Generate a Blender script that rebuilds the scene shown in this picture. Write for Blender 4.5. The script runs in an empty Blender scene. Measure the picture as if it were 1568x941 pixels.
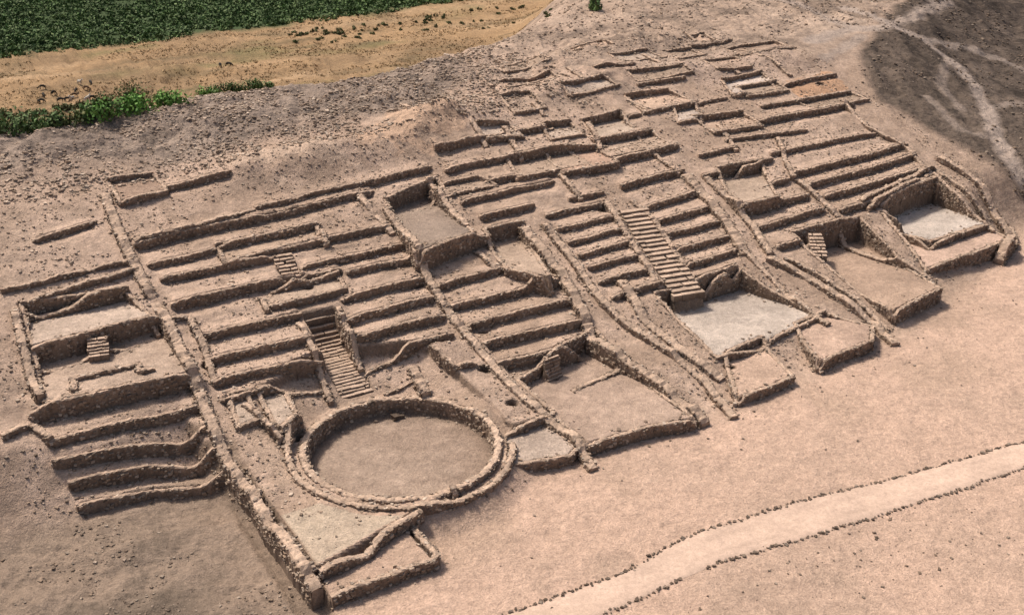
import bpy, math, numpy as np
rng=np.random.default_rng(7)
# ------------------------------------------------------------ frames
TH=math.radians(31); CA,SA=math.cos(TH),math.sin(TH)      # site axes: a along terraces, d down slope
def to_xy(a,d): return a*CA+d*SA, a*SA-d*CA
CAMH=44.0; PITCH=math.radians(25); F=1756.0; CP,SP=math.cos(PITCH),math.sin(PITCH)
def hsh(xi,yi,seed):
    n=((xi+100000).astype(np.uint64)*np.uint64(374761393)+(yi+100000).astype(np.uint64)*np.uint64(668265263)+np.uint64(seed*7919+13))&np.uint64(0xffffffff)
    n=((n^(n>>np.uint64(13)))*np.uint64(1274126177))&np.uint64(0xffffffff)
    n=n^(n>>np.uint64(16))
    return n.astype(np.float64)/4294967296.0
def vn(x,y,seed=0):
    xf=np.floor(x);yf=np.floor(y);fx=x-xf;fy=y-yf
    xi=xf.astype(np.int64);yi=yf.astype(np.int64)
    fx=fx*fx*(3-2*fx);fy=fy*fy*(3-2*fy)
    return (hsh(xi,yi,seed)*(1-fx)+hsh(xi+1,yi,seed)*fx)*(1-fy)+(hsh(xi,yi+1,seed)*(1-fx)+hsh(xi+1,yi+1,seed)*fx)*fy
def fbm(x,y,sc,octv=4,seed=0,g=.5):
    x=np.asarray(x,float)/sc;y=np.asarray(y,float)/sc;s=0;w=1;t=0
    for i in range(octv):
        s=s+w*vn(x+31.7*i,y-17.3*i,seed+i);t+=w;w*=g;x,y=x*1.62-y*1.22,x*1.22+y*1.62
    return s/t*2-1
def sm(x):
    x=np.clip(x,0,1);return x*x*(3-2*x)
# ------------------------------------------------------------ smooth hill
def P(s): return np.interp(s,[-4,0,10,18,30,40,50,65,110],[0,.35,2.2,4.6,8.6,11.5,13.3,14.5,15])
def D0(a): return np.interp(a,[-20,16,19,40,50,64,74,85,96,104],[-66,-67,-57,-57,-56.5,-57.5,-58.5,-62,-66,-70])
def AE(d): return np.interp(-d,[60,72,91,100,110,125,160],[112,107,101.5,109,124,150,175])
def DC(a): return np.interp(a,[0,55,77,91,101.6,140,220,400],[-110,-110.5,-120,-132,-143,-183,-266,-450])
def S(a,d):
    s=-57-d; s0=-57-D0(a)
    h=P(s)*sm((s-s0+1)/7)
    h=h*(1-.5*sm((a-AE(d))/42))
    w=sm((DC(a)-d)/42)
    return h*(1-w)-4*w
TT=np.linspace(45,700,5000)
def ray(u,v):
    x=(u-784)/F; vy=(v-470.5)/F
    return x, CP-SP*vy, -SP-CP*vy
def hit(u,v,off=0.,z=None):
    x,y,zz=ray(u,v)
    if z is not None: t=(CAMH-z)/-zz
    else:
        a=TT*(x*CA+y*SA); d=TT*(x*SA-y*CA); g=CAMH+TT*zz-S(a,d)-off
        i=int(np.argmax(g<0))
        if i==0: t=TT[-1]
        else: t=TT[i-1]+(TT[i]-TT[i-1])*g[i-1]/(g[i-1]-g[i])
    return np.array([t*(x*CA+y*SA), t*(x*SA-y*CA)])
def hits(pts,off=0.,z=None): return np.array([hit(u,v,off,z) for u,v in pts])
# ------------------------------------------------------------ grid
def axis(lo,hi,st,out_lo,out_hi):
    c=list(np.arange(lo,hi+1e-6,st))
    x=c[-1];s=st
    while x<out_hi:
        s=s*1.025 if s<2.5 else s*1.15
        x+=s;c.append(x)
    x=c[0];s=st;l=[]
    while x>out_lo:
        s=s*1.025 if s<2.5 else s*1.15
        x-=s;l.append(x)
    return np.array(l[::-1]+c)
AX=axis(-6,116,.15,-1800,2200); DX=axis(-122,-46,.15,-2500,1500)
AG,DG=np.meshgrid(AX,DX,indexing='ij')
S0=S(AG,DG)
H=S0.copy()
# ------------------------------------------------------------ survey: retaining walls (h, stations)
RIS=[
(1.0,[(118,780),(240,748),(355,712)]),(.8,[(105,745),(230,715),(342,682)]),(.8,[(80,712),(200,690),(335,652)]),
(.8,[(72,680),(180,650),(320,620)]),(1.3,[(45,638),(160,618),(298,575)]),
(1.0,[(205,378),(330,350),(470,318),(575,290)]),(.7,[(330,378),(420,360),(495,342)]),(.7,[(225,407),(335,385)]),
(.8,[(340,400),(430,385),(500,370),(605,345)]),(.8,[(245,430),(340,410),(420,395)]),(.8,[(460,413),(540,395),(622,375)]),
(1.1,[(262,470),(400,438),(525,412)]),(.8,[(530,418),(640,397)]),(.9,[(405,470),(530,440)]),(.9,[(520,458),(655,428)]),
(.9,[(300,520),(400,497),(466,480)]),(.9,[(520,495),(668,457)]),(.9,[(315,555),(485,515)]),(.9,[(535,523),(682,484)]),
(.9,[(325,587),(495,548)]),(.8,[(550,550),(695,512)]),(.8,[(335,612),(495,575)]),(.7,[(585,577),(640,560)]),
(1.4,[(645,395),(720,378),(800,352)]),(.8,[(668,440),(740,422),(800,405)]),(.9,[(690,470),(780,452),(868,430)]),
(.9,[(712,500),(800,480),(880,460)]),(1.0,[(738,530),(820,512),(893,492)]),(1.1,[(762,562),(830,546),(905,525)]),
(.7,[(835,332),(935,308)]),(.7,[(853,353),(948,330)]),(.7,[(868,373),(960,350)]),(.7,[(884,393),(972,370)]),(.7,[(899,413),(985,390)]),
(.7,[(916,434),(1000,412)]),(.8,[(936,457),(1018,433)]),
(.8,[(985,320),(1075,293)]),(.8,[(1000,343),(1088,318)]),(.8,[(1012,364),(1103,340)]),(.8,[(1028,387),(1118,362)]),(.8,[(1045,410),(1130,385)]),(1.1,[(1062,440),(1140,412)]),
(.8,[(1115,302),(1212,276)]),(.9,[(1135,328),(1240,300)]),(.9,[(1155,352),(1265,322)]),(.9,[(1190,380),(1290,348)]),
(.9,[(1210,270),(1300,248),(1392,222)]),(.9,[(1235,287),(1320,265),(1405,238)]),(.9,[(1262,304),(1350,280),(1420,256)]),(.9,[(1285,325),(1360,305),(1440,272)]),
(.8,[(665,237),(760,212),(850,192)]),(.8,[(680,263),(800,237),(880,222)]),(.8,[(693,290),(800,270),(850,262)]),(.8,[(705,312),(790,292),(850,278)]),
(.9,[(735,337),(820,314)]),(.8,[(590,317),(672,292)]),(.8,[(390,320),(560,282),(660,258)]),
(.6,[(900,190),(985,175)]),(.6,[(905,217),(1000,200)]),(.8,[(890,262),(960,245),(1040,225)]),(.7,[(870,305),(925,296)]),(.9,[(950,287),(1050,262)]),
(.7,[(1070,240),(1130,225)]),(.8,[(1075,272),(1185,245)]),(.6,[(1110,215),(1240,200)]),(.6,[(1165,165),(1250,150)]),(.6,[(1150,142),(1280,115)]),
(.7,[(50,370),(150,340)]),(.8,[(195,300),(270,285),(355,268)]),
(.9,[(1130,195),(1225,175),(1310,160)]),(.7,[(1180,238),(1280,215),(1340,205)]),
]
risers=[(h*.9,hits(p)) for h,p in RIS]
for s_ in [38,42.5,47,51.5]:
    a=46+rng.uniform(0,6)+(s_-36)*.8
    while a<100:
        L=rng.uniform(3.5,10)
        if rng.random()<.5:
            d_=-57-s_+rng.uniform(-1,1)
            p=np.array([[a,d_],[a+L/2,d_+rng.uniform(-.3,.3)],[a+L,d_+rng.uniform(-.7,.7)]])
            if a+L<100: risers.append((rng.uniform(.28,.5),p))
        a+=L+rng.uniform(.6,5)
UP=np.zeros_like(H);DN=np.zeros_like(H)
for q_,(h,p) in enumerate(risers):
    p=p[np.argsort(p[:,0])]
    aa=np.arange(p[0,0],p[-1,0],.3)
    dr=np.interp(aa,p[:,0],p[:,1])+(.10 if q_<5 else .22)*fbm(aa,aa*0+p[0,1],2.0,3,5)
    p=np.c_[aa,dr]; risers[q_]=(h,p)
    if len(aa)<4: continue
    i0,i1=np.searchsorted(AX,[p[0,0],p[-1,0]]); 
    j0,j1=np.searchsorted(DX,[p[:,1].min()-4.5,p[:,1].max()+4.5])
    aa=AX[i0:i1]; dr=np.interp(aa,p[:,0],p[:,1])
    zr=S(aa,np.interp(aa,[p[0,0],p[-1,0]],[p[0,1],p[-1,1]]))[:,None]; t=dr[:,None]-DX[None,j0:j1]
    s0=S0[i0:i1,j0:j1]
    e=sm(np.minimum(aa-aa[0],aa[-1]-aa)/.35+.3)[:,None]
    up=np.where((t>0)&(t<4.2),np.maximum(0,zr+h/2-s0),0)*e
    dn=np.where((t<=0)&(t>-4.2),np.minimum(0,zr-h/2-s0),0)*e
    UP[i0:i1,j0:j1]=np.maximum(UP[i0:i1,j0:j1],up); DN[i0:i1,j0:j1]=np.minimum(DN[i0:i1,j0:j1],dn)
both=(UP>0)&(DN<0)
H=S0+np.where(both,(UP+DN)/2,UP+DN)
def inpoly(A_,D_,poly):
    r=np.zeros(A_.shape,bool);n=len(poly)
    for i in range(n):
        x1,y1=poly[i];x2,y2=poly[(i+1)%n]
        if y1==y2: continue
        c=((y1>D_)!=(y2>D_))&(A_<(x2-x1)*(D_-y1)/(y2-y1)+x1)
        r^=c
    return r
def sub(poly,m=0):
    i0,i1=np.searchsorted(AX,[poly[:,0].min()-m,poly[:,0].max()+m]);j0,j1=np.searchsorted(DX,[poly[:,1].min()-m,poly[:,1].max()+m])
    return slice(i0,i1),slice(j0,j1)
# plaza
PC=hit(614,680,z=1.5); PR=6.55
R_=np.hypot(AG-PC[0],DG-PC[1])
plat=(AG>18.3)&(AG<40)&(DG<-54)&(DG>-76)
m=(AG>18.3)&(AG<31)&(DG<-52.9-(AG-18.3)*.28)&(DG>-66); H=np.where(m,np.maximum(H,1.5),H)
m=(AG>18.3)&(AG<25.2)&(DG>=-52.9-(AG-18.3)*.28)&(DG<-51); H=np.where(m,.75,H)
near=plat&(R_<11.0)
H=np.where(near,np.minimum(H,1.5+.42*np.maximum(0,R_-7.4)),H)
H=np.where((R_<10)&(DG>-70)&(AG>24),np.maximum(H,1.05*sm((9.6-R_)/2.2)),H)   # earth banked against the plaza wall
H=np.where(R_<PR,.2,H)
pl=hits([(655,520),(735,512),(850,640),(785,650),(752,612)],off=.5)
sl=sub(pl); k=inpoly(AG[sl],DG[sl],pl)&(R_[sl]>7.5); H[sl]=np.where(k,np.maximum(np.minimum(S0[sl]+.3,5),1.5),H[sl])
COURTS=[ # (z or None, pixel polygon, tint)
(.8,[(772,672),(835,648),(885,682),(872,697),(775,712)],(.54,.41,.315)),
(1.0,[(788,598),(908,530),(1065,640),(1000,650),(900,678),(850,640)],(.45,.315,.23)),
(1.5,[(1000,478),(1125,440),(1255,482),(1165,525),(1100,545)],(.50,.405,.325)),
(.8,[(1110,550),(1165,525),(1215,575),(1130,608)],(.56,.38,.27)),
(1.1,[(1215,500),(1262,482),(1335,498),(1335,520),(1255,552)],(.53,.36,.26)),
(1.6,[(1205,395),(1310,368),(1440,440),(1370,475)],(.44,.30,.21)),
(2.4,[(1345,344),(1425,309),(1512,342),(1425,372)],(.56,.46,.375)),
(1.7,[(1345,360),(1425,378),(1512,350),(1548,365),(1420,410)],(.58,.395,.29)),
(None,[(35,485),(195,458),(240,488),(52,543)],(.52,.39,.295)),
(None,[(52,560),(250,508),(295,568),(68,612)],(.46,.33,.24)),
(None,[(335,385),(485,350),(490,362),(345,398)],(.43,.30,.21)),
(None,[(590,325),(670,298),(725,355),(640,385)],(.32,.235,.175)),
(None,[(740,375),(800,360),(845,425),(775,410)],(.44,.315,.225)),
(None,[(395,605),(435,600),(455,635),(425,655)],(.50,.375,.28)),
(None,[(350,612),(380,606),(395,640),(365,650)],(.50,.375,.28)),
(None,[(415,450),(520,425),(530,440),(405,468)],(.46,.33,.235)),
(None,[(1105,130),(1165,118),(1190,130),(1125,143)],(.56,.44,.35)),
(None,[(165,282),(235,270),(255,290),(185,305)],(.30,.20,.14)),
(None,[(890,195),(950,182),(985,205),(925,220)],(.48,.36,.265)),
(None,[(1030,170),(1065,165),(1075,178),(1040,185)],(.54,.42,.33)),
(None,[(835,240),(930,228),(945,248),(860,262)],(.46,.295,.205)),
(None,[(1095,275),(1165,262),(1190,300),(1130,312)],(.42,.305,.22)),
]
def edgewalk(c,w,l,n=5):
    q=np.array([[-w,-l],[w,-l],[w,l],[-w,l]])/2*(1+rng.uniform(-.18,.18,(4,2))); r=rng.normal(0,.07); R2=np.array([[math.cos(r),-math.sin(r)],[math.sin(r),math.cos(r)]])
    return q@R2.T+c
courts=[]
for z,p,col in COURTS:
    if z is None:
        c=np.mean(np.array(p),axis=0); q=hit(*c); z=float(S(q[0],q[1]))
    poly=hits(p,z=z); sl=sub(poly); k=inpoly(AG[sl],DG[sl],poly)
    H[sl]=np.where(k,z,H[sl]); courts.append((z,poly,col))
TN=[(.44,.31,.22),(.50,.375,.28),(.40,.275,.195),(.54,.37,.26),(.36,.255,.18)]
rooms=[]
for i in range(260):
    s_=rng.uniform(32,55);a=rng.uniform(46+(s_-32)*.9,99);w=rng.uniform(3,8);l=rng.uniform(2.0,4)
    if any(abs(a-r[0])<(w+r[2])/2+1 and abs(-57-s_-r[1])<(l+r[3])/2+1 for r in rooms): continue
    c=np.array([a,-57-s_]); 
    if len(rooms)>19: break
    rooms.append((a,-57-s_,w,l)); poly=edgewalk(c,w,l); z=float(S(c[0],c[1]))-rng.uniform(0,.2); sl=sub(poly);k=inpoly(AG[sl],DG[sl],poly);H[sl]=np.where(k,z,H[sl]);courts.append((z,poly,TN[rng.integers(5)]))
# stairs
STAIRS=[((487,474),(548,604),2.5,22,1.7),((968,322),(1056,452),2.9,20,.1),
((432,392),(447,425),1.6,7,.0),((150,520),(151,546),1.4,6,.0),((1247,360),(1256,393),1.4,7,.0),((843,545),(851,580),1.5,7,.0)]
stairs=[]
for p,q,w,n,sink in STAIRS:
    A1=hit(*p);A2=hit(*q); z1=float(S(*A1))+(.25 if n!=22 else 0); z2=float(S(*A2))
    if n==22: z2=1.65; A2=hit(*q,z=z2)
    if q==(851,580): z2=1.05;z1=2.8; A1=hit(843,545,z=z1);A2=hit(851,580,z=z2)
    v=A2-A1;L=np.hypot(*v);v=v/L;nrm=np.array([-v[1],v[0]])
    t=(AG-A1[0])*v[0]+(DG-A1[1])*v[1]; o=(AG-A1[0])*nrm[0]+(DG-A1[1])*nrm[1]
    f=t/L
    sk=lambda f,sink=sink:sink*np.sin(np.clip(f,0,1)**.6*math.pi)*(1-.8*f)
    prof=z1+(z2-z1)*f-sk(f)
    k=(t>0)&(t<L)&(abs(o)<w/2)
    H=np.where(k,prof-.4,H)
    stairs.append((A1,A2,z1,z2,w,n,sk))
# soften (slumped edges)
i0,i1=np.searchsorted(AX,[-5,115]);j0,j1=np.searchsorted(DX,[-121,-47])
B=H[i0-1:i1+1,j0-1:j1+1]; H[i0:i1,j0:j1]=(B[1:-1,1:-1]*2+B[:-2,1:-1]+B[2:,1:-1]+B[1:-1,:-2]+B[1:-1,2:])/6
pitm=np.zeros_like(H)
for u,v,z,r in [(452,658,2.2,.5),(785,607,2.3,.45),(1117,548,1.6,.4),(742,548,3.6,.5),(320,573,3.9,.5),(1068,158,None,.6),(1255,128,None,.5),(925,318,None,.7),(560,310,None,.4),(470,436,None,.45),(742,505,None,.4),(640,430,None,.35)]:
    q=hit(u,v,z=z); e=np.hypot(AG-q[0],(DG-q[1])*1.4)+.25*fbm(AG,DG,.6,2,4); g=sm((r+.15-e)/.25); H=H-.6*g; pitm=np.maximum(pitm,g)
# spoil heaps above the excavation
for u,v,ra,rd,hh in [(640,205,9,4.5,1.5),(690,185,6,3,1.0),(430,248,7,3,.9),(520,240,6,2.5,.8),(800,150,9,3.5,1.1),(930,120,9,4,1.2),(1060,110,7,3.5,.9),(1200,95,8,4,1.1),(985,70,10,5,1.4),(870,100,7,3.5,1.0)]:
    q=hit(u,v); e=((AG-q[0])/ra)**2+((DG-q[1])/rd)**2; H=H+hh*np.exp(-e*1.6)*(1+.5*fbm(AG,DG,2.5,4,int(u)))
core=(AG>-6)&(AG<116)&(DG>-122)&(DG<-25)
far=np.clip((np.hypot(AG-50,DG+80)-60)/200,0,1)
inring=R_<PR
flat=np.where(inring,.15,1.)
for z,poly,c in courts:
    sl=sub(poly); k=inpoly(AG[sl],DG[sl],poly); flat[sl]=np.where(k,.25,flat[sl])
front=sm((DG-D0(AG)+1)/3)
rub=sm((DG*-1-100-.06*np.maximum(0,AG-20)*1.0+2)/8)*sm((75-AG)/20+.2)
rightslope=sm((AG-AE(DG))/4)*(DG<-62)
hill2=sm((-DG-104)/8)*sm((AG-62)/15)
gul=1-np.abs(fbm(AG+.35*DG,DG*.25,3.2,4,27))*2.2
ditch=sm((AG-16.2)/.7)*sm((18.6-AG)/.6)*sm((DG+69)/2)*sm((-49-DG)/2)
H=H+flat*(.07*fbm(AG,DG,.8,3,3)+(.13-.05*front)*fbm(AG,DG,4,4,9))+ .55*rub*fbm(AG,DG,2.0,5,21,.6)+.9*rub*fbm(AG*.6+DG*.3,DG,6,3,23)+.35*rub*gul+rightslope*(.5*fbm(AG,DG,9,5,31)+.32*fbm(AG,DG,1.6,4,33,.6)+.2*gul)+hill2*(.6*fbm(AG,DG,11,5,35)+.35*fbm(AG,DG,1.8,4,37,.6)+.25*gul)
ll=sm((17.5-AG)/2)*sm((DG+67.5)/2)
H=H+ll*(.5*fbm(AG,DG,3,5,41,.55)-.2)-.35*ditch
valm=sm((DC(AG)-DG-24)/12)*(AG<180)
H=H+valm*(.22*fbm(AG*.5,DG,2.5,4,43)+.5*fbm(AG*.3,DG,11,3,44))
H=H+far*6*fbm(AG,DG,180,4,51)*sm((np.hypot(AG-50,DG+80)-250)/300)
def samp(a,d):
    a=np.asarray(a,float);d=np.asarray(d,float)
    i=np.clip(np.searchsorted(AX,a)-1,0,len(AX)-2);j=np.clip(np.searchsorted(DX,d)-1,0,len(DX)-2)
    fa=np.clip((a-AX[i])/(AX[i+1]-AX[i]),0,1);fd=np.clip((d-DX[j])/(DX[j+1]-DX[j]),0,1)
    return (H[i,j]*(1-fa)+H[i+1,j]*fa)*(1-fd)+(H[i,j+1]*(1-fa)+H[i+1,j+1]*fa)*fd
# ------------------------------------------------------------ ground colours (albedo, pit shade painted in)
col=np.zeros(AG.shape+(3,))
def mix(col,c,w): return col*(1-w[...,None])+np.asarray(c)*w[...,None]
n1=fbm(AG,DG,7,5,61);n2=fbm(AG,DG,22,3,62);n3=fbm(AG,DG,1.3,4,63);n4=fbm(AG*.35,DG,2.0,4,64);n5=fbm(AG,DG,2.8,4,66);n6=fbm(AG,DG,.7,3,67)
col[:]=(.40,.275,.193)
col=mix(col,(.53,.37,.267),sm(.5+1.0*n1+.7*n3))
col=mix(col,(.30,.212,.153),sm(-.3+2.2*n5)*.5)
fr=front*sm((AG-16)/3)
col=mix(col,(.57,.38,.272),fr*(.85+.2*n3))
col=mix(col,(.46,.315,.225),fr*sm(.05+1.6*n2+.9*n1)*.75)
col=mix(col,(.40,.275,.19),fr*sm(.1+2*fbm(AG,DG*.4,5,4,69))*.5*sm((-DG-48)/4))
col=mix(col,(.34,.24,.17),fr*sm(3*fbm(AG,DG,9,6,70)-.6)*.55)
ll2=sm((19-AG)/4)*sm((DG+69)/3)
col=mix(col,(.24,.175,.125),ll2*(.85+.15*n1))
col=mix(col,(.12,.09,.065),ll2*sm(.1+1.8*n1+.6*n3)*.8)
col=mix(col,(.34,.24,.17),ll2*sm((AG-9)/7)*.75*sm(.5+n1))
lft=sm((16-AG)/6)*sm((-DG-82)/6)
col=mix(col,(.44,.31,.222),lft*.5)
rubc=sm((-DG-99-.10*np.maximum(0,AG-30))/5+.8*n1)*sm((68-AG)/14)
col=mix(col,(.27,.20,.152),rubc); col=mix(col,(.40,.295,.22),rubc*sm(.1+2*n4)*.8); col=mix(col,(.155,.115,.087),rubc*sm(2.5*n5-.1)*.6)
upl=sm((-DG-97)/6)*sm((AG-58)/14)*sm((AE(DG)-AG)/6+.5)*(1-valm)
col=mix(col,(.40,.285,.206),upl*.8); col=mix(col,(.23,.165,.12),upl*sm(-.05+2.2*n4)*.6);col=mix(col,(.19,.137,.10),upl*sm(2.4*n5)*.55);col=mix(col,(.50,.36,.262),upl*sm(2.6*n1-.3)*.7)
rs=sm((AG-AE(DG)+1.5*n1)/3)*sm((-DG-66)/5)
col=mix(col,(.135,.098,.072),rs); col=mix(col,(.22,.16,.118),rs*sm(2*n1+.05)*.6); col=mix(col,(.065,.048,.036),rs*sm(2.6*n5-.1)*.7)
val=sm((DC(AG)-DG-24)/8)
col=mix(col,(.35,.22,.115),val); col=mix(col,(.23,.15,.083),val*sm(2*n2+n1)*.6); col=mix(col,(.44,.29,.165),val*sm(2.4*fbm(AG*.15,DG,3.5,5,71)-.2)*.7)
col=mix(col,(.15,.108,.057),val*sm(2.6*fbm(AG*.12,DG,1.6,4,73)-.35)*.75);col=mix(col,(.13,.13,.05),val*sm(3*fbm(AG*.3,DG,7,5,75)-.7)*.6)
farc=sm((np.hypot(AG-50,DG+80)-420)/100); col=mix(col,(.33,.23,.15),farc)
def zone(pts,c,w=1.,z=None,j=.6,off=0.):
    global col
    p=hits(pts,z=z,off=off); sl=sub(p,1)
    A_=AG[sl]+j*fbm(AG[sl],DG[sl],2,4,81)*1.5;D_=DG[sl]+j*fbm(AG[sl],DG[sl],2,4,87)*1.5
    k=inpoly(A_,D_,p).astype(float)*w*(.8+.3*n3[sl]); col[sl]=mix(col[sl],c,np.clip(k,0,1))
zone([(560,200),(640,172),(720,178),(700,225),(640,240),(560,232)],(.56,.365,.24),.85,j=2.5)
zone([(350,250),(420,236),(560,240),(520,262),(380,272)],(.56,.40,.285),.85,j=2)
zone([(700,150),(840,115),(960,105),(1000,130),(860,160),(740,180)],(.54,.37,.262),.75,j=3)
zone([(1200,130),(1280,115),(1300,140),(1240,160)],(.52,.285,.155),.8,j=1.5)
zone([(1000,110),(1120,85),(1260,90),(1200,120),(1060,140)],(.50,.35,.26),.6,j=3)
zone([(655,520),(735,512),(850,640),(778,650),(745,612)],(.52,.365,.265),.8,off=.5)
zone([(345,612),(375,605),(470,735),(425,760)],(.43,.30,.21),.9)
zone([(600,345),(665,340),(735,372),(650,388)],(.15,.115,.09),.9,j=.5)
for z,p,c in courts:
    sl=sub(p); A_=AG[sl]+.5*n3[sl];D_=DG[sl]+.45*n5[sl]; k=inpoly(A_,D_,p).astype(float)*.9
    f=(1+.25*n1[sl]+.16*n3[sl]+.2*n5[sl])[...,None]; col[sl]=col[sl]*(1-k[...,None])+np.array(c)*f*k[...,None]
k=(R_<PR).astype(float); col=mix(col,(.32,.225,.162),k); col=mix(col,(.41,.295,.215),k*sm(.4+1.6*n1+.6*n3)*.8)
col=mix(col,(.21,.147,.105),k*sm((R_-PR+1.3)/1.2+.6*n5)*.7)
k=((AG>18.6)&(AG<27)&(DG<-53.2-(AG-18.3)*.28)&(DG>-59)&(R_>8.4)).astype(float); col=mix(col,(.50,.385,.275),k*(.85+.15*n3))
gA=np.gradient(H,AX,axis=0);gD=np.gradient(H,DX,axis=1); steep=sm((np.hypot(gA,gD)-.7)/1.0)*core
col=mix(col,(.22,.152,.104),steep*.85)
col=mix(col,(.16,.115,.08),ditch*.6); col=mix(col,(.08,.058,.04),pitm*.9)  # ditch strip darkened; shade inside the pits painted into the colour
def trail(pts,w,c,s=1.):
    global col
    p=hits(pts); dm=np.full(AG.shape,1e9)
    for i in range(len(p)-1):
        v=p[i+1]-p[i];L2=(v**2).sum(); t=np.clip(((AG-p[i,0])*v[0]+(DG-p[i,1])*v[1])/L2,0,1)
        dm=np.minimum(dm,np.hypot(AG-p[i,0]-t*v[0],DG-p[i,1]-t*v[1]))
    dm=dm+.35*n3+.5*n5; col=mix(col,c,s*sm(1.4-dm/w))
TR=(.40,.305,.24)
trail([(1290,10),(1360,38),(1410,62),(1450,92),(1490,128),(1510,165),(1520,205),(1545,240),(1566,280)],1.0,TR,.95)
trail([(1360,38),(1400,28),(1450,5)],1.1,TR,.8);trail([(1240,65),(1300,45),(1360,42)],1.1,TR,.9);trail([(1260,95),(1320,55)],.8,TR,.7)
trail([(1410,62),(1470,70),(1530,92),(1568,110)],.8,TR,.7);trail([(1450,92),(1440,130),(1470,170)],.7,TR,.45);trail([(1510,165),(1560,160)],.7,TR,.5)
trail([(1420,150),(1470,200),(1530,215)],.6,TR,.45)
trail([(1180,0),(1250,20),(1300,40)],1.3,TR,.8)
gp=np.array([hit(u,v,z=-4) for u,v in [(-500,165),(0,95),(250,64),(450,38),(600,18),(740,-4)]])
def greenmask(a,d): return np.interp(a,gp[:,0],gp[:,1])
gm=sm((greenmask(AG,DG)-DG)/2+1.2*n1)*sm((190-AG)/20)*sm((DG+700)/20); col=mix(col,(.055,.08,.03),gm)
col=np.clip(col*np.array([.93,.94,.96]),.01,.8)
# ------------------------------------------------------------ mesh helpers
def mkmesh(name,V,Fq,C=None,mat=None,smooth=False):
    V=np.asarray(V,float);org=V.mean(0)
    if name=='ground': org=np.zeros(3)
    me=bpy.data.meshes.new(name); me.vertices.add(len(V)); me.vertices.foreach_set('co',(V-org).astype(np.float32).ravel())
    Fq=np.asarray(Fq,np.int32); me.loops.add(Fq.size); me.loops.foreach_set('vertex_index',Fq.ravel())
    me.polygons.add(len(Fq)); me.polygons.foreach_set('loop_start',np.arange(0,Fq.size,4,dtype=np.int32))
    me.update(calc_edges=True); me.validate()
    me.polygons.foreach_set('use_smooth',np.full(len(me.polygons),smooth))
    if C is not None:
        at=me.color_attributes.new('Col','FLOAT_COLOR','POINT')
        at.data.foreach_set('color',np.c_[np.asarray(C),np.ones(len(V))].astype(np.float32).ravel())
    if mat: me.materials.append(mat)
    ob=bpy.data.objects.new(name,me); ob.location=org; bpy.context.collection.objects.link(ob)
    return ob
def mat(name,scales,bump=.5,bd=.12,rough=.95):
    m=bpy.data.materials.new(name);m.use_nodes=True;nt=m.node_tree;N=nt.nodes;L=nt.links
    b=N['Principled BSDF'];b.inputs['Roughness'].default_value=rough
    b.inputs['Specular IOR Level'].default_value=.12
    at=N.new('ShaderNodeAttribute');at.attribute_name='Col'
    tc=N.new('ShaderNodeNewGeometry'); cur=at.outputs['Color']; hsum=None
    for sc,am in scales:
        no=N.new('ShaderNodeTexNoise');no.inputs['Scale'].default_value=sc;no.inputs['Detail'].default_value=5;no.inputs['Roughness'].default_value=.65
        L.new(tc.outputs['Position'],no.inputs['Vector'])
        mr=N.new('ShaderNodeMapRange');mr.inputs['From Min'].default_value=.3;mr.inputs['From Max'].default_value=.7
        mr.inputs['To Min'].default_value=1-am;mr.inputs['To Max'].default_value=1+am
        L.new(no.outputs['Fac'],mr.inputs['Value'])
        mx=N.new('ShaderNodeVectorMath');mx.operation='SCALE';L.new(cur,mx.inputs[0]);L.new(mr.outputs[0],mx.inputs['Scale']);cur=mx.outputs[0]
        if hsum is None:hsum=no.outputs['Fac']
        else:
            ad=N.new('ShaderNodeMath');ad.operation='MULTIPLY_ADD';L.new(no.outputs['Fac'],ad.inputs[0]);ad.inputs[1].default_value=.5;L.new(hsum,ad.inputs[2]);hsum=ad.outputs[0]
    L.new(cur,b.inputs['Base Color'])
    bp=N.new('ShaderNodeBump');bp.inputs['Strength'].default_value=bump;bp.inputs['Distance'].default_value=bd
    L.new(hsum,bp.inputs['Height']);L.new(bp.outputs[0],b.inputs['Normal'])
    return m
M_ground=mat('soil',((.7,.14),(2.5,.2),(8,.26)),.9,.24)
M_path=mat('path_dust',((.7,.09),(3,.12),(9,.14)),.6,.12)
M_wall=mat('stone_masonry',((1.2,.2),(6,.25),(18,.25)),.8,.08)
M_leaf=mat('foliage',((.5,.25),(3,.3)),.1,.02,.7)
M_goat=mat('goat_hair',((8,.2),),.2,.01,.8)
X,Y=to_xy(AG,DG); V=np.stack([X,Y,H],-1).reshape(-1,3); na,nd=AG.shape
idx=np.arange(na*nd).reshape(na,nd); Q=np.stack([idx[:-1,:-1],idx[:-1,1:],idx[1:,1:],idx[1:,:-1]],-1).reshape(-1,4)
mkmesh('ground',V,Q,col.reshape(-1,3),M_ground)
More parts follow.
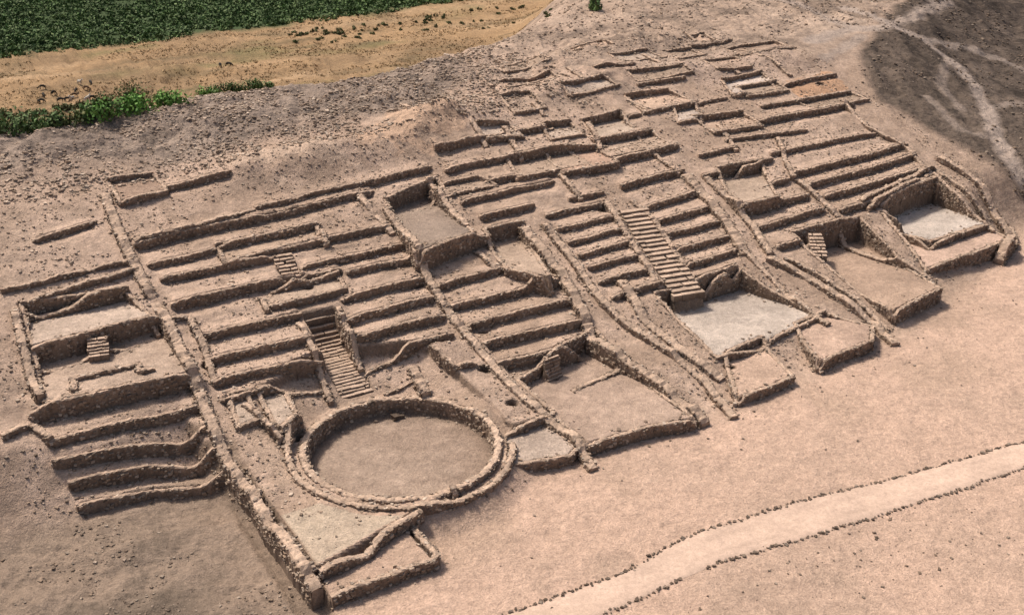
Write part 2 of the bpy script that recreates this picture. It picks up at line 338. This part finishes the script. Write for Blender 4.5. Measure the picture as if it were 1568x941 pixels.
# ------------------------------------------------------------ stones
CUBE=np.array([[-1,-1,-1],[1,-1,-1],[1,1,-1],[-1,1,-1],[-1,-1,1],[1,-1,1],[1,1,1],[-1,1,1]],float)*.5
CF=np.array([[0,3,2,1],[4,5,6,7],[0,1,5,4],[1,2,6,5],[2,3,7,6],[3,0,4,7]])
STC=np.array([[.38,.272,.192],[.30,.216,.157],[.47,.35,.257],[.24,.174,.127],[.355,.27,.203],[.53,.41,.31]])
def stones(a,d,z,size,yaw=None,flat_=.75,jit=.28,pal=STC):
    n=len(a); x,y=to_xy(np.asarray(a),np.asarray(d))
    sz=np.asarray(size)*np.ones(n); dims=np.stack([sz*rng.uniform(.8,1.35,n),sz*rng.uniform(.7,1.1,n),sz*flat_*rng.uniform(.7,1.2,n)],-1)
    v=CUBE[None]*(1+rng.uniform(-jit,jit,(n,8,3)))*dims[:,None,:]
    yw=(np.full(n,TH) if yaw is None else np.asarray(yaw))+rng.normal(0,.25,n)
    c,s=np.cos(yw)[:,None],np.sin(yw)[:,None]
    tl=rng.normal(0,.15,(n,1))
    vz=v[...,2]+v[...,0]*tl
    vx=v[...,0]*c-v[...,1]*s; vy=v[...,0]*s+v[...,1]*c
    Vv=np.stack([vx+x[:,None],vy+y[:,None],vz+np.asarray(z)[:,None]],-1).reshape(-1,3)
    Ff=(CF[None]+8*np.arange(n)[:,None,None]).reshape(-1,4)
    Cc=np.repeat(pal[rng.integers(0,len(pal),n)]*rng.uniform(.8,1.2,(n,1)),8,0)
    return Vv,Ff,Cc
def merge(parts):
    V=[];Fs=[];C=[];o=0
    for v,f,c in parts: V.append(v);Fs.append(f+o);C.append(c);o+=len(v)
    return np.concatenate(V),np.concatenate(Fs),np.concatenate(C)
def resample(p,st,closed=False):
    if closed:p=np.vstack([p,p[:1]])
    L=np.r_[0,np.cumsum(np.hypot(*np.diff(p,axis=0).T))]; n=max(3,int(L[-1]/st)+1); t=np.linspace(0,L[-1],n)
    return np.c_[np.interp(t,L,p[:,0]),np.interp(t,L,p[:,1])]
def wall(name,p,w,extra,retain=False,dens=1.,top=None,base=None,closed=False,tone=1.,wob=.12):
    p=resample(p,.22,closed)
    if len(p)<5: return
    tg=np.gradient(p,axis=0)
    if closed: tg[0]=tg[-1]=p[1]-p[-2]
    tg/=np.hypot(*tg.T)[:,None]+1e-9; nr=np.c_[-tg[:,1],tg[:,0]]
    if retain:
        if nr[:,1].mean()>0: nr=-nr
    sd=int(abs(p[0,0]*13+p[0,1]*7))%1000
    l=np.arange(len(p))*.22
    if not closed: p=p+nr*(wob*fbm(l,l*0,2.5,3,sd))[:,None]
    hu=samp(*(p+nr*(w/2+.45)).T);hd=samp(*(p-nr*(w/2+.35)).T)
    hmx=np.maximum(hu,hd);hmn=np.minimum(hu,hd)
    kx=2 if retain else 4;hs=np.convolve(np.pad(hmx,kx,mode='edge'),np.ones(2*kx+1)/(2*kx+1),'valid'); hs=np.maximum(hs,hmx-.1)
    tp=hs+extra+ (.06+.5*extra)*fbm(l,l*0+3,.9,3,sd+1,.7) if top is None else np.full(len(p),top)+.22*fbm(l,l*0,1.1,4,sd,.7)
    if closed: tp=tp+ .12*fbm(l,l*0+4,6,2,sd+2); tp[-6:]=np.linspace(tp[-6],tp[0],6)
    if extra>.2:   # breaches where the masonry has fallen
        br=sm(3*fbm(l,l*0+7,3.5,2,sd+9)-.8); tp=tp-br*extra*.85
    bs=hmn-.3 if base is None else np.full(len(p),base)
    tp=np.maximum(tp,bs+.15)
    if not closed and not retain:
        e=np.minimum(l,l[-1]-l); tp=tp-np.clip(.5-e,0,.5)*.7*extra
    secs=[(-.5,0),(-.5,.5),(-.48,.95),(-.36,1.0),(0,1.02),(.36,1.0),(.48,.95),(.5,.5),(.5,0)]
    m=len(secs);VV=np.zeros((len(p),m,3))
    for k,(o,f) in enumerate(secs):
        q=p+nr*(o*w+rng.normal(0,.03,len(p)))[:,None]
        x,y=to_xy(q[:,0],q[:,1]); VV[:,k]=np.c_[x,y,bs+(tp-bs)*min(f,1)+rng.normal(0,.025,len(p))+(.02 if f>1 and not retain else 0)]
    if closed: VV[-1]=VV[0]
    n=len(p);ix=np.arange(n*m).reshape(n,m)
    Q=np.stack([ix[:-1,:-1],ix[1:,:-1],ix[1:,1:],ix[:-1,1:]],-1).reshape(-1,4)
    if not closed: Q=np.vstack([Q,[[ix[0,0],ix[0,2],ix[0,4],ix[0,8]],[ix[0,8],ix[0,4],ix[0,5],ix[0,7]],[ix[-1,8],ix[-1,4],ix[-1,2],ix[-1,0]],[ix[-1,7],ix[-1,5],ix[-1,4],ix[-1,8]]]])
    bc=np.array([.445,.315,.226])*tone; tv=(1+.25*fbm(l,l*0+9,2,3,sd+4))
    CC=np.ones((n,m,3))*bc*tv[:,None,None]*rng.uniform(.88,1.12,(n,m,1))
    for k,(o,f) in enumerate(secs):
        if f<.9: CC[:,k]*=.45  # core sides darkened: mortar tone plus face shade painted in
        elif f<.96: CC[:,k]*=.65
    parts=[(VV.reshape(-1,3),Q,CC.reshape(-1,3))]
    A_=[];D_=[];Z_=[];Yw=[]
    for side in ((-1,) if retain else (-1,1)):
        hs_=hd if side<0 else hu
        for row in range(8):
            tt=np.arange(0,l[-1],.24);tt=tt+rng.uniform(-.08,.08,len(tt))
            zt=np.interp(tt,l,tp)-(.12 if retain else .08)-row*.18+rng.normal(0,.03,len(tt)); zb=np.interp(tt,l,hs_ if base is None else bs)
            keep=(zt>zb-.05)&(rng.random(len(tt))<(.75 if row<1 else .66)*dens)
            tt=tt[keep];zt=zt[keep]
            if len(tt)==0: continue
            off=side*(w/2-.015)+rng.normal(0,.03,len(tt))
            A_.append(np.interp(tt,l,p[:,0])+np.interp(tt,l,nr[:,0])*off);D_.append(np.interp(tt,l,p[:,1])+np.interp(tt,l,nr[:,1])*off);Z_.append(zt)
            ang=np.arctan2(np.interp(tt,l,tg[:,0]*SA-tg[:,1]*CA),np.interp(tt,l,tg[:,0]*CA+tg[:,1]*SA));Yw.append(ang)
    k0=int(l[-1]*1.3)
    if k0:
        tt=rng.uniform(0,l[-1],k0);off=-(w/2+np.abs(rng.normal(.05,.3,k0)))*(1 if retain else rng.choice([-1,1],k0))
        aq=np.interp(tt,l,p[:,0])+np.interp(tt,l,nr[:,0])*off;dq=np.interp(tt,l,p[:,1])+np.interp(tt,l,nr[:,1])*off
        A_.append(aq);D_.append(dq);Z_.append(samp(aq,dq)+.0);Yw.append(rng.uniform(0,6,k0))
    k=int(l[-1]*(.6 if retain else 3.0)*dens)+1; tt=rng.uniform(0,l[-1],k);off=rng.uniform(-.45,.45,k)*w
    A_.append(np.interp(tt,l,p[:,0])+np.interp(tt,l,nr[:,0])*off);D_.append(np.interp(tt,l,p[:,1])+np.interp(tt,l,nr[:,1])*off);Z_.append(np.interp(tt,l,tp)-.05);Yw.append(rng.uniform(0,6,k))
    A_=np.concatenate(A_)
    s=stones(A_,np.concatenate(D_),np.concatenate(Z_),.10+.15*rng.random(len(A_))**1.4,np.concatenate(Yw),jit=.34)
    tcol=s[2]*tone; tcol[:-8*k]*=.8  # stones off the top darkened, painting in shaded faces under lit tops
    parts.append((s[0],s[1],tcol))
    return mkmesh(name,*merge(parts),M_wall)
for h,p in risers:
    p=p.copy(); p[:,1]-=.02
    wall('retaining_wall',p,.32,-.03,retain=True,dens=.85,wob=.0,tone=1.0)
for z,p,c in courts:
    pp=np.vstack([p,p[:1]])
    for i in range(len(p)):
        e=resample(pp[i:i+2],.22)
        if len(e)<7: continue
        wall('court_wall',e,.34,.02,dens=.75,tone=1.0)
# z: None -> on the slope; number -> surveyed at that level
CW=[
(.8,.4,None,[(160,290),(178,340),(202,392),(228,440),(255,485),(278,540),(302,590),(328,650),(355,712),(392,775),(430,838),(488,912)]),
(.7,.3,None,[(590,312),(615,352),(645,400),(670,445),(700,488),(740,540),(785,592),(835,635),(875,672),(908,712)]),
(.9,.5,None,[(800,340),(828,378),(860,420),(882,455),(905,505),(960,550),(1020,595),(1080,645)]),
(.7,.4,None,[(832,335),(860,372),(885,405),(925,458),(960,492),(1020,530),(1080,580),(1125,632)]),
(.6,.3,None,[(655,262),(680,300),(715,352)]),(.6,.25,None,[(545,285),(575,322),(600,352)]),
(.6,.25,None,[(928,302),(956,348),(985,392),(1012,432)]),(.5,.25,None,[(968,300),(1000,330),(1038,385),(1072,440)]),
(1.0,.35,None,[(1048,262),(1085,300),(1118,345),(1142,385)]),(.7,.3,None,[(1080,265),(1130,315),(1160,352),(1180,385)]),
(.6,.3,None,[(1222,272),(1262,305),(1300,340),(1350,375),(1400,405),(1432,428)]),
(.8,.4,None,[(1175,390),(1230,415),(1290,452),(1335,485),(1372,522)]),(.5,.3,None,[(1205,388),(1260,420),(1315,455),(1362,500)]),
(.5,.3,2.2,[(1122,408),(1180,435),(1225,460),(1270,482)]),(.9,.3,1.9,[(950,465),(985,500),(1045,535),(1108,560)]),
(.45,.3,2.9,[(1325,343),(1422,300),(1525,340)]),(.5,.4,3.3,[(1315,333),(1425,288),(1545,330)]),
(.9,.4,3.0,[(1430,283),(1500,300),(1552,325)]),(.9,.5,2.3,[(1552,325),(1558,345),(1535,372)]),
(.6,.4,None,[(22,470),(34,520),(46,570),(62,615)]),(.5,.3,None,[(22,470),(90,458),(195,432)]),(.4,.3,None,[(115,605),(112,580),(212,556),(215,575),(238,570)]),
(.5,.3,None,[(0,660),(45,640),(78,668)]),
(.5,.3,None,[(262,480),(290,478),(310,520),(330,580)]),(.4,.25,None,[(335,378),(345,400)]),(.4,.3,None,[(492,345),(500,372)]),(.4,.3,None,[(398,450),(410,475)]),
(.45,.35,None,[(517,464),(532,498),(552,535)]),(.45,.3,None,[(456,480),(480,530),(503,585)]),
(.8,.5,2.6,[(632,560),(642,575),(652,588)]),(.4,.3,None,[(662,528),(695,560),(730,555)]),(.4,.35,None,[(375,608),(400,640),(430,668)]),(.4,.3,None,[(430,655),(460,632)]),
(.5,.3,None,[(730,375),(760,410)]),(.4,.3,1.4,[(875,592),(955,560)]),
(.5,.25,None,[(900,182),(920,222)]),(.5,.3,None,[(860,262),(890,300)]),(.5,.25,None,[(1100,185),(1130,225)]),(.5,.25,None,[(1290,150),(1330,190),(1390,222),(1440,275)]),
(.5,.25,None,[(770,190),(800,235)]),(.5,.25,None,[(1000,228),(1040,262)]),(.5,.25,None,[(1190,205),(1215,270)]),(.5,.2,None,[(40,455),(210,405)]),(.4,.2,None,[(0,440),(200,392)]),
(.5,.25,None,[(205,365),(330,336),(390,318)]),
]
for w,e,z,pts in CW:
    wall('stone_wall',hits(pts,off=.5) if z is None else hits(pts,z=z),w,e,dens=.8)
for s_ in range(12):
    a=rng.uniform(48,99);d=-57-rng.uniform(33,52); L=rng.uniform(1.5,4)
    wall('stone_wall',np.array([[a,d],[a+rng.uniform(-.3,.3),d-L]]),.5,.12,dens=.7)
circ=lambda r,t:np.c_[PC[0]+r*np.cos(t),PC[1]+r*np.sin(t)]
wall('circular_plaza_wall',circ(PR+.22,np.linspace(0,2*math.pi,120)[:-1]),.55,0,top=1.55,base=.0,closed=True,dens=.85,tone=1.08)
wall('circular_plaza_outer_wall',circ(7.75,np.linspace(math.radians(25),math.radians(215),80)),.45,.18,dens=.85)
q=hits([(488,868),(560,838),(605,800),(645,778)],z=1.6); wall('platform_front_wall',q,.5,.05,dens=.9)
wall('platform_front_wall',np.array([[18.4,-51.1],[25.2,-51.0],[25.4,-51.3],[25.4,-54.6]]),.4,.08,dens=.95)
pg=hits([(688,746),(697,768)],z=.9); wall('gate_jamb',pg,.35,.5)
pg=hits([(676,748),(684,766)],z=.9); wall('gate_jamb',pg,.3,.35)
q=hit(607,637,z=.4); mkmesh('fallen_boulder',*stones([q[0],q[0]+.35,q[0]-.2],[q[1],q[1]+.1,q[1]+.2],[.38,.33,.3],[.5,.35,.28],pal=STC*.5),M_wall)
# ------------------------------------------------------------ stairs: each tread is a row of dressed slabs
for A1,A2,z1,z2,w,n,sk in stairs:
    v=A2-A1;L=np.hypot(*v);v/=L;nr=np.array([-v[1],v[0]]);parts=[]
    for k in range(n):
        f0=k/n;f1=(k+1)/n;zt=z1+(z2-z1)*(f0+.5/n)-float(sk((f0+f1)/2))
        eL=rng.normal(0,.06);eR=rng.normal(0,.06);bnd=np.r_[-w/2+eL,np.sort(rng.uniform(-w/2+.35,w/2-.35,3)),w/2+eR]; nose=rng.normal(.03,.03)
        for o,o1 in zip(bnd[:-1],bnd[1:]):
            if o1-o<.12: continue
            zz=zt+rng.normal(0,.018); e=nose+rng.normal(0,.025)
            P_=[A1+v*(f0*L-.05)+nr*(o+.006),A1+v*(f0*L-.05)+nr*(o1-.006),A1+v*(f1*L+e-.05)+nr*(o1-.01),A1+v*(f1*L+e-.05)+nr*(o+.01)]
            P2=[P_[0],P_[1],P_[1]+v*(f1*L+e-f0*L)*.98,P_[0]+v*(f1*L+e-f0*L)*.98]
            pts=[]
            for Z_i,PP in ((zt-.55,P2),(zz-.05,P_),(zz,P2)):
                for c in PP: x,y=to_xy(*c);pts.append((x,y,Z_i))
            F12=np.array([[0,3,2,1],[8,9,10,11]]+[[i,(i+1)%4,4+(i+1)%4,4+i] for i in range(4)]+[[4+i,4+(i+1)%4,8+(i+1)%4,8+i] for i in range(4)])
            cc=np.array([.46,.33,.24])*rng.uniform(.85,1.12); CCc=np.tile(cc,(12,1)); CCc[:4]*=.3; CCc[4:8]*=.55; parts.append((np.array(pts),F12,CCc))  # riser shade painted into the lower slab vertices
    m_=n; f=rng.random(m_);o=rng.choice([-1,1],m_)*rng.uniform(w/2-.3,w/2,m_);q=A1+np.outer(f*L,v)+np.outer(o,nr); parts.append(stones(q[:,0],q[:,1],z1+(z2-z1)*f-sk(f)+.05,rng.uniform(.06,.16,m_),rng.uniform(0,6,m_)))
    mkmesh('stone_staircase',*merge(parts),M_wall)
# ------------------------------------------------------------ loose rubble
def scat(name,n,fn,size,pal=STC):
    a,d=fn(n); z=samp(a,d); s=size[0]+(size[1]-size[0])*rng.random(len(a))**2.5
    return mkmesh(name,*stones(a,d,z+s*.05,s,rng.uniform(0,6,len(a)),pal=pal),M_wall)
def site(n):
    a=rng.uniform(0,104,n*2);d=rng.uniform(-112,-57,n*2);k=(d<D0(a)-1)&(np.hypot(a-PC[0],d-PC[1])>8)&(fbm(a,d,4,3,91)>-.15)
    for z,p,c in courts[:22]: k&=~inpoly(a,d,p)
    for A1,A2,z1,z2,w,n_,sk in stairs:
        v=(A2-A1);L=np.hypot(*v);v=v/L; t=(a-A1[0])*v[0]+(d-A1[1])*v[1];o=-(a-A1[0])*v[1]+(d-A1[1])*v[0]; k&=~((t>-.3)&(t<L)&(abs(o)<w/2))
    return a[k][:n],d[k][:n]
scat('rubble_stones',17000,site,(.06,.21),STC*.9)
def slope(n):
    a=rng.uniform(-2,70,n*2);d=rng.uniform(-122,-98,n*2);k=fbm(a,d,3,3,93)>-.2;return a[k][:n],d[k][:n]
scat('hillside_rubble',14000,slope,(.06,.32),STC*.85)
def rsl(n):
    a=rng.uniform(98,190,n);d=rng.uniform(-140,-66,n);k=(a>AE(d)+1)&(fbm(a,d,5,3,97)>-.1);return a[k],d[k]
scat('slope_rubble',11000,rsl,(.07,.36),STC*.5)
def frt(n):
    a=rng.uniform(16,105,n*3);d=rng.uniform(-66,-26,n*3);k=(d>D0(a)+.3)&(rng.random(n*3)<np.clip(.02+.9*np.exp(-(d-D0(a))/1.4)+.5*(d>-40.5),0,1))&((fbm(a,d,3,3,95)>.0)|(d<-50));return a[k][:n],d[k][:n]
scat('scattered_pebbles',3400,frt,(.04,.18),STC*.55)
def lfr(n):
    a=rng.uniform(-3,17,n);d=rng.uniform(-72,-50,n);k=fbm(a,d,3,3,96)>0;return a[k],d[k]
scat('earth_clods',2600,lfr,(.05,.2),STC*.6)
def upr(n):
    a=rng.uniform(60,150,n);d=rng.uniform(-170,-108,n);k=(fbm(a,d,5,3,98)>-.1)&(a<AE(d)+4)&(d>DC(a)-10);return a[k],d[k]
scat('hilltop_rubble',13000,upr,(.07,.32),STC*.75)
# ------------------------------------------------------------ dirt path + stone borders
e1=resample(hits([(690,970),(795,934),(960,874),(1060,817),(1250,760),(1400,724),(1568,675),(1700,640)]),.4)
e2=resample(hits([(810,990),(915,945),(1100,862),(1300,804),(1450,756),(1568,716),(1700,676)]),.4)
nn=200; ti=np.linspace(0,1,nn); r1=np.array([np.interp(ti,np.linspace(0,1,len(e1)),e1[:,k]) for k in (0,1)]).T; r2=np.array([np.interp(ti,np.linspace(0,1,len(e2)),e2[:,k]) for k in (0,1)]).T
wv=np.linspace(0,40,nn); r1=r1+.12*np.c_[fbm(wv,wv*0,2,3,5),fbm(wv,wv*0+5,2,3,6)]; r2=r2+.12*np.c_[fbm(wv,wv*0,2,3,15),fbm(wv,wv*0+5,2,3,16)]
W=np.linspace(0,1,17); G=r1[:,None]*(1-W)[None,:,None]+r2[:,None]*W[None,:,None]
x,y=to_xy(G[...,0],G[...,1]); z=samp(G[...,0],G[...,1])+.07-.06*np.abs(W*2-1)[None]**6
V=np.stack([x,y,z],-1).reshape(-1,3);ix=np.arange(nn*17).reshape(nn,17);Q=np.stack([ix[:-1,:-1],ix[1:,:-1],ix[1:,1:],ix[:-1,1:]],-1).reshape(-1,4)
pc=np.array([.565,.40,.30])*(1+.14*fbm(G[...,0],G[...,1],3,4,8)-.14*np.exp(-((np.abs(W*2-1)-.45)/.12)**2)[None]*(.5+fbm(G[...,0],G[...,1],2,3,18))-.18*np.abs(W*2-1)[None]**4)[...,None]
mkmesh('dirt_path',V,Q,pc.reshape(-1,3),M_path,smooth=True)
for e in (r1,r2):
    p=resample(e,.13); p=p+rng.normal(0,.08,p.shape); k=(rng.random(len(p))<.85)&(fbm(p[:,0],p[:,1],2,2,45)>-.6);p=p[k]
    mkmesh('stone_border',*stones(p[:,0],p[:,1],samp(p[:,0],p[:,1])+.03,.07+.14*rng.random(len(p))**1.5,rng.uniform(0,6,len(p)),pal=STC*.45),M_wall)
# ------------------------------------------------------------ vegetation
def leaves(cx,cy,cz,rad,hgt,n,size,pal):
    N=len(cx)*n; u=rng.normal(0,1,(N,3));u/=np.linalg.norm(u,axis=1)[:,None];r=rng.uniform(.45,1.05,N)
    ci=np.repeat(np.arange(len(cx)),n)
    c=np.stack([cx[ci]+u[:,0]*r*rad[ci],cy[ci]+u[:,1]*r*rad[ci],cz[ci]+np.abs(u[:,2])*r*hgt[ci]],-1)
    t1=rng.normal(0,1,(N,3));t1/=np.linalg.norm(t1,axis=1)[:,None];t2=np.cross(t1,u+.3*rng.normal(0,1,(N,3)));t2/=np.linalg.norm(t2,axis=1)[:,None]+1e-6
    s=size*rng.uniform(.6,1.3,N)[:,None]; V=np.stack([c-t1*s,c-t2*s*.6,c+t1*s,c+t2*s*.6],1).reshape(-1,3)
    Fq=np.arange(N*4).reshape(-1,4); tone=np.repeat(rng.uniform(.6,1.35,len(cx)),n)*rng.uniform(.75,1.3,N)*(.7+.35*np.abs(u[:,2]))
    C=np.repeat(pal[rng.integers(0,len(pal),N)]*tone[:,None],4,0)
    return V,Fq,C
GP=np.array([[.08,.13,.04],[.10,.155,.05],[.065,.105,.035],[.13,.17,.065]])
a=rng.uniform(-40,220,90000);d=rng.uniform(-420,-150,90000)
k=(d<greenmask(a,d)+3*fbm(a,d,8,4,5))&(fbm(a,d,3,2,7)>-.5)
x,y=to_xy(a,d);k&=(np.abs(x)<.52*y+5)&(y<400)&(x<60)&((y<300)|(rng.random(len(y))<.5));a,d=a[k][:21000],d[k][:21000];x,y=to_xy(a,d)
n_=len(a);row=1+.5*np.sin(d*1.1); big=1+1.1*(rng.random(n_)<.04)
mkmesh('green_crop_field',*leaves(x,y,samp(a,d)-.1,rng.uniform(.6,1.3,n_)*big,rng.uniform(.4,1.1,n_)*row*big,12,.34,GP),M_leaf)
def bush(name,pix,r,hh,n=90,pal=GP,cl=7):
    p=hit(*pix);aa=p[0]+rng.normal(0,r*.45,cl);dd=p[1]+rng.normal(0,r*.35,cl);x,y=to_xy(aa,dd)
    rr=r*rng.uniform(.35,.6,cl)
    parts=[leaves(x,y,samp(aa,dd)+.1,rr,hh*rng.uniform(.6,1.1,cl),n,.2,pal)]
    for i in range(cl):
        z0=samp(aa[i],dd[i])-.2
        for s_ in range(3):
            an=rng.uniform(0,6.28);q=np.array([x[i],y[i],z0]);tp=q+np.array([math.cos(an)*rr[i]*.6,math.sin(an)*rr[i]*.6,hh*.8])
            b=np.array([[.05,0,0],[0,.05,0],[-.05,0,0],[0,-.05,0]]);VV=np.vstack([q+b,tp+b*.3]);parts.append((VV,np.array([[0,1,5,4],[1,2,6,5],[2,3,7,6],[3,0,4,7]]),np.tile([.1,.07,.05],(8,1))))
    return mkmesh(name,*merge(parts),M_leaf)
BR=np.array([[.13,.24,.05],[.16,.28,.07],[.09,.18,.04]]);OL=np.array([[.12,.13,.05],[.10,.11,.04],[.16,.16,.07]])
for pix,r,h,pal in [((205,152),4.2,2.6,OL),((180,185),3,1.8,BR),((215,175),3,1.6,BR),((248,168),2.6,1.4,BR),((150,188),2.4,1.8,GP),((160,165),2.0,1.4,OL),
    ((320,148),2.2,1.7,BR),((345,145),2.4,1.8,GP),((375,141),2.6,1.9,GP),((405,138),2.2,1.7,GP),((10,203),3.4,2.4,GP),((40,200),3,2.2,GP),((75,198),2.6,1.8,GP),((110,194),2.2,1.5,OL),
    ((15,178),2.2,1.3,OL),((55,182),1.8,1.0,OL),((95,176),1.6,1.0,OL),((130,170),1.6,1.0,OL),((912,16),1.4,2.2,GP)]:
    bush('green_bush',pix,r,h,pal=pal)
for i in range(60):
    u=rng.uniform(430,860); v=np.interp(u,[430,600,760,880],[48,36,12,0])+abs(rng.normal(0,1))*11+1
    bush('dry_shrub',(u,v),rng.uniform(.4,1.1),rng.uniform(.25,.6),22,OL*.9,3)
a=rng.uniform(-30,140,40000);d=rng.uniform(-250,-140,40000);k=(d>greenmask(a,d)+1)&(d<DC(a)-26)&(fbm(a*.3,d,4,3,77)>0);a,d=a[k][:9000],d[k][:9000];x,y=to_xy(a,d)
mkmesh('dry_grass',*leaves(x,y,samp(a,d),rng.uniform(.15,.4,len(a)),rng.uniform(.1,.35,len(a)),5,.13,np.array([[.34,.22,.11],[.22,.15,.07],[.42,.29,.15]])),M_leaf)
# ------------------------------------------------------------ goats in the valley
def goat_mesh(graze):
    J=[(0,0,.62),(.28,0,.64),(.48,0,.66),(-.3,0,.64)]
    hd=(.82,0,.28) if graze else (.80,0,.98); nk=(.66,0,.52) if graze else (.64,0,.86); mz=(.93,0,.12) if graze else (.98,0,.90)
    J+=[nk,hd,mz,(-.42,0,.6),(-.5,0,.5)]
    E=[(0,1),(1,2),(0,3),(2,4),(4,5),(5,6),(3,7),(7,8)]; R=[.19,.21,.17,.18,.09,.08,.04,.04,.025]
    for x,par,fr in ((.42,2,1),(-.32,3,0)):
        for s in (-.1,.1):
            b=len(J)
            if fr: J+=[(x,s,.48),(x+.02,s,.27),(x,s,.03)]
            else: J+=[(x+.06,s,.44),(x-.07,s,.25),(x-.03,s,.03)]
            E+=[(par,b),(b,b+1),(b+1,b+2)];R+=[.09,.04,.035]
    for s in (-.05,.05):
        b=len(J);J+=[(hd[0]-.05,s*1.6,hd[2]+.08),(hd[0]-.16,s*2,hd[2]+.17)];E+=[(5,b),(b,b+1)];R+=[.02,.012]
    me=bpy.data.meshes.new('g');me.from_pydata(J,E,[]);ob=bpy.data.objects.new('g',me);bpy.context.collection.objects.link(ob)
    ob.modifiers.new('s','SKIN');ly=me.skin_vertices[0] if len(me.skin_vertices) else None
    if ly is None:
        bpy.context.view_layer.objects.active=ob; bpy.ops.mesh.customdata_skin_add(); ly=me.skin_vertices[0]
    for i,rr in enumerate(R): ly.data[i].radius=(rr,rr)
    ly.data[0].use_root=True
    ob.modifiers.new('ss','SUBSURF').levels=1
    dg=bpy.context.evaluated_depsgraph_get();m2=bpy.data.meshes.new_from_object(ob.evaluated_get(dg));bpy.data.objects.remove(ob)
    return m2
try:
    gm_=[]
    for i,c in enumerate([(.05,.04,.03),(.5,.45,.38),(.14,.085,.05),(.05,.045,.04)]):
        m2=goat_mesh(i!=1); at=m2.color_attributes.new('Col','FLOAT_COLOR','POINT')
        at.data.foreach_set('color',np.tile([*c,1],len(m2.vertices)).astype(np.float32)); m2.materials.clear();m2.materials.append(M_goat);gm_.append(m2)
    spots=[(rng.uniform(55,150),rng.uniform(130,162)) for _ in range(16)]+[(338,106),(350,107),(272,148)]
    for u,v in spots:
        p=hit(u,v);x,y=to_xy(*p);o=bpy.data.objects.new('goat',gm_[rng.choice(4,p=[.4,.2,.2,.2])]);o.location=(x,y,float(samp(*p)));o.rotation_euler=(0,0,rng.uniform(0,6.28));s=rng.uniform(.9,1.15);o.scale=(s,s,s);bpy.context.collection.objects.link(o)
except Exception as ex: print('goat fail',ex)
# ------------------------------------------------------------ light + camera
sc=bpy.context.scene;w=bpy.data.worlds.new('World');sc.world=w;w.use_nodes=True;nt=w.node_tree
el=math.radians(56);az=math.atan2(-.78,.62)
sky=nt.nodes.new('ShaderNodeTexSky');sky.sky_type='NISHITA';sky.sun_disc=False;sky.sun_elevation=el;sky.sun_rotation=az%(2*math.pi);sky.dust_density=5
nt.links.new(sky.outputs[0],nt.nodes['Background'].inputs[0]);nt.nodes['Background'].inputs[1].default_value=.125
from mathutils import Vector
dv=Vector((math.sin(az)*math.cos(el),math.cos(az)*math.cos(el),math.sin(el)))
sl=bpy.data.lights.new('sun','SUN');sl.energy=4.1;sl.angle=math.radians(8);sl.color=(1,.945,.87)
so=bpy.data.objects.new('sun',sl);so.rotation_euler=dv.to_track_quat('Z','Y').to_euler();so.location=(0,60,80);bpy.context.collection.objects.link(so)
cd=bpy.data.cameras.new('camera');cd.sensor_width=36;cd.lens=F/1568*36;cd.clip_end=8000;cd.clip_start=1
co=bpy.data.objects.new('camera',cd);co.location=(0,0,CAMH);co.rotation_euler=(math.pi/2-PITCH,0,0);bpy.context.collection.objects.link(co);sc.camera=co
sc.view_settings.view_transform='Standard';sc.view_settings.look='None';sc.view_settings.exposure=0
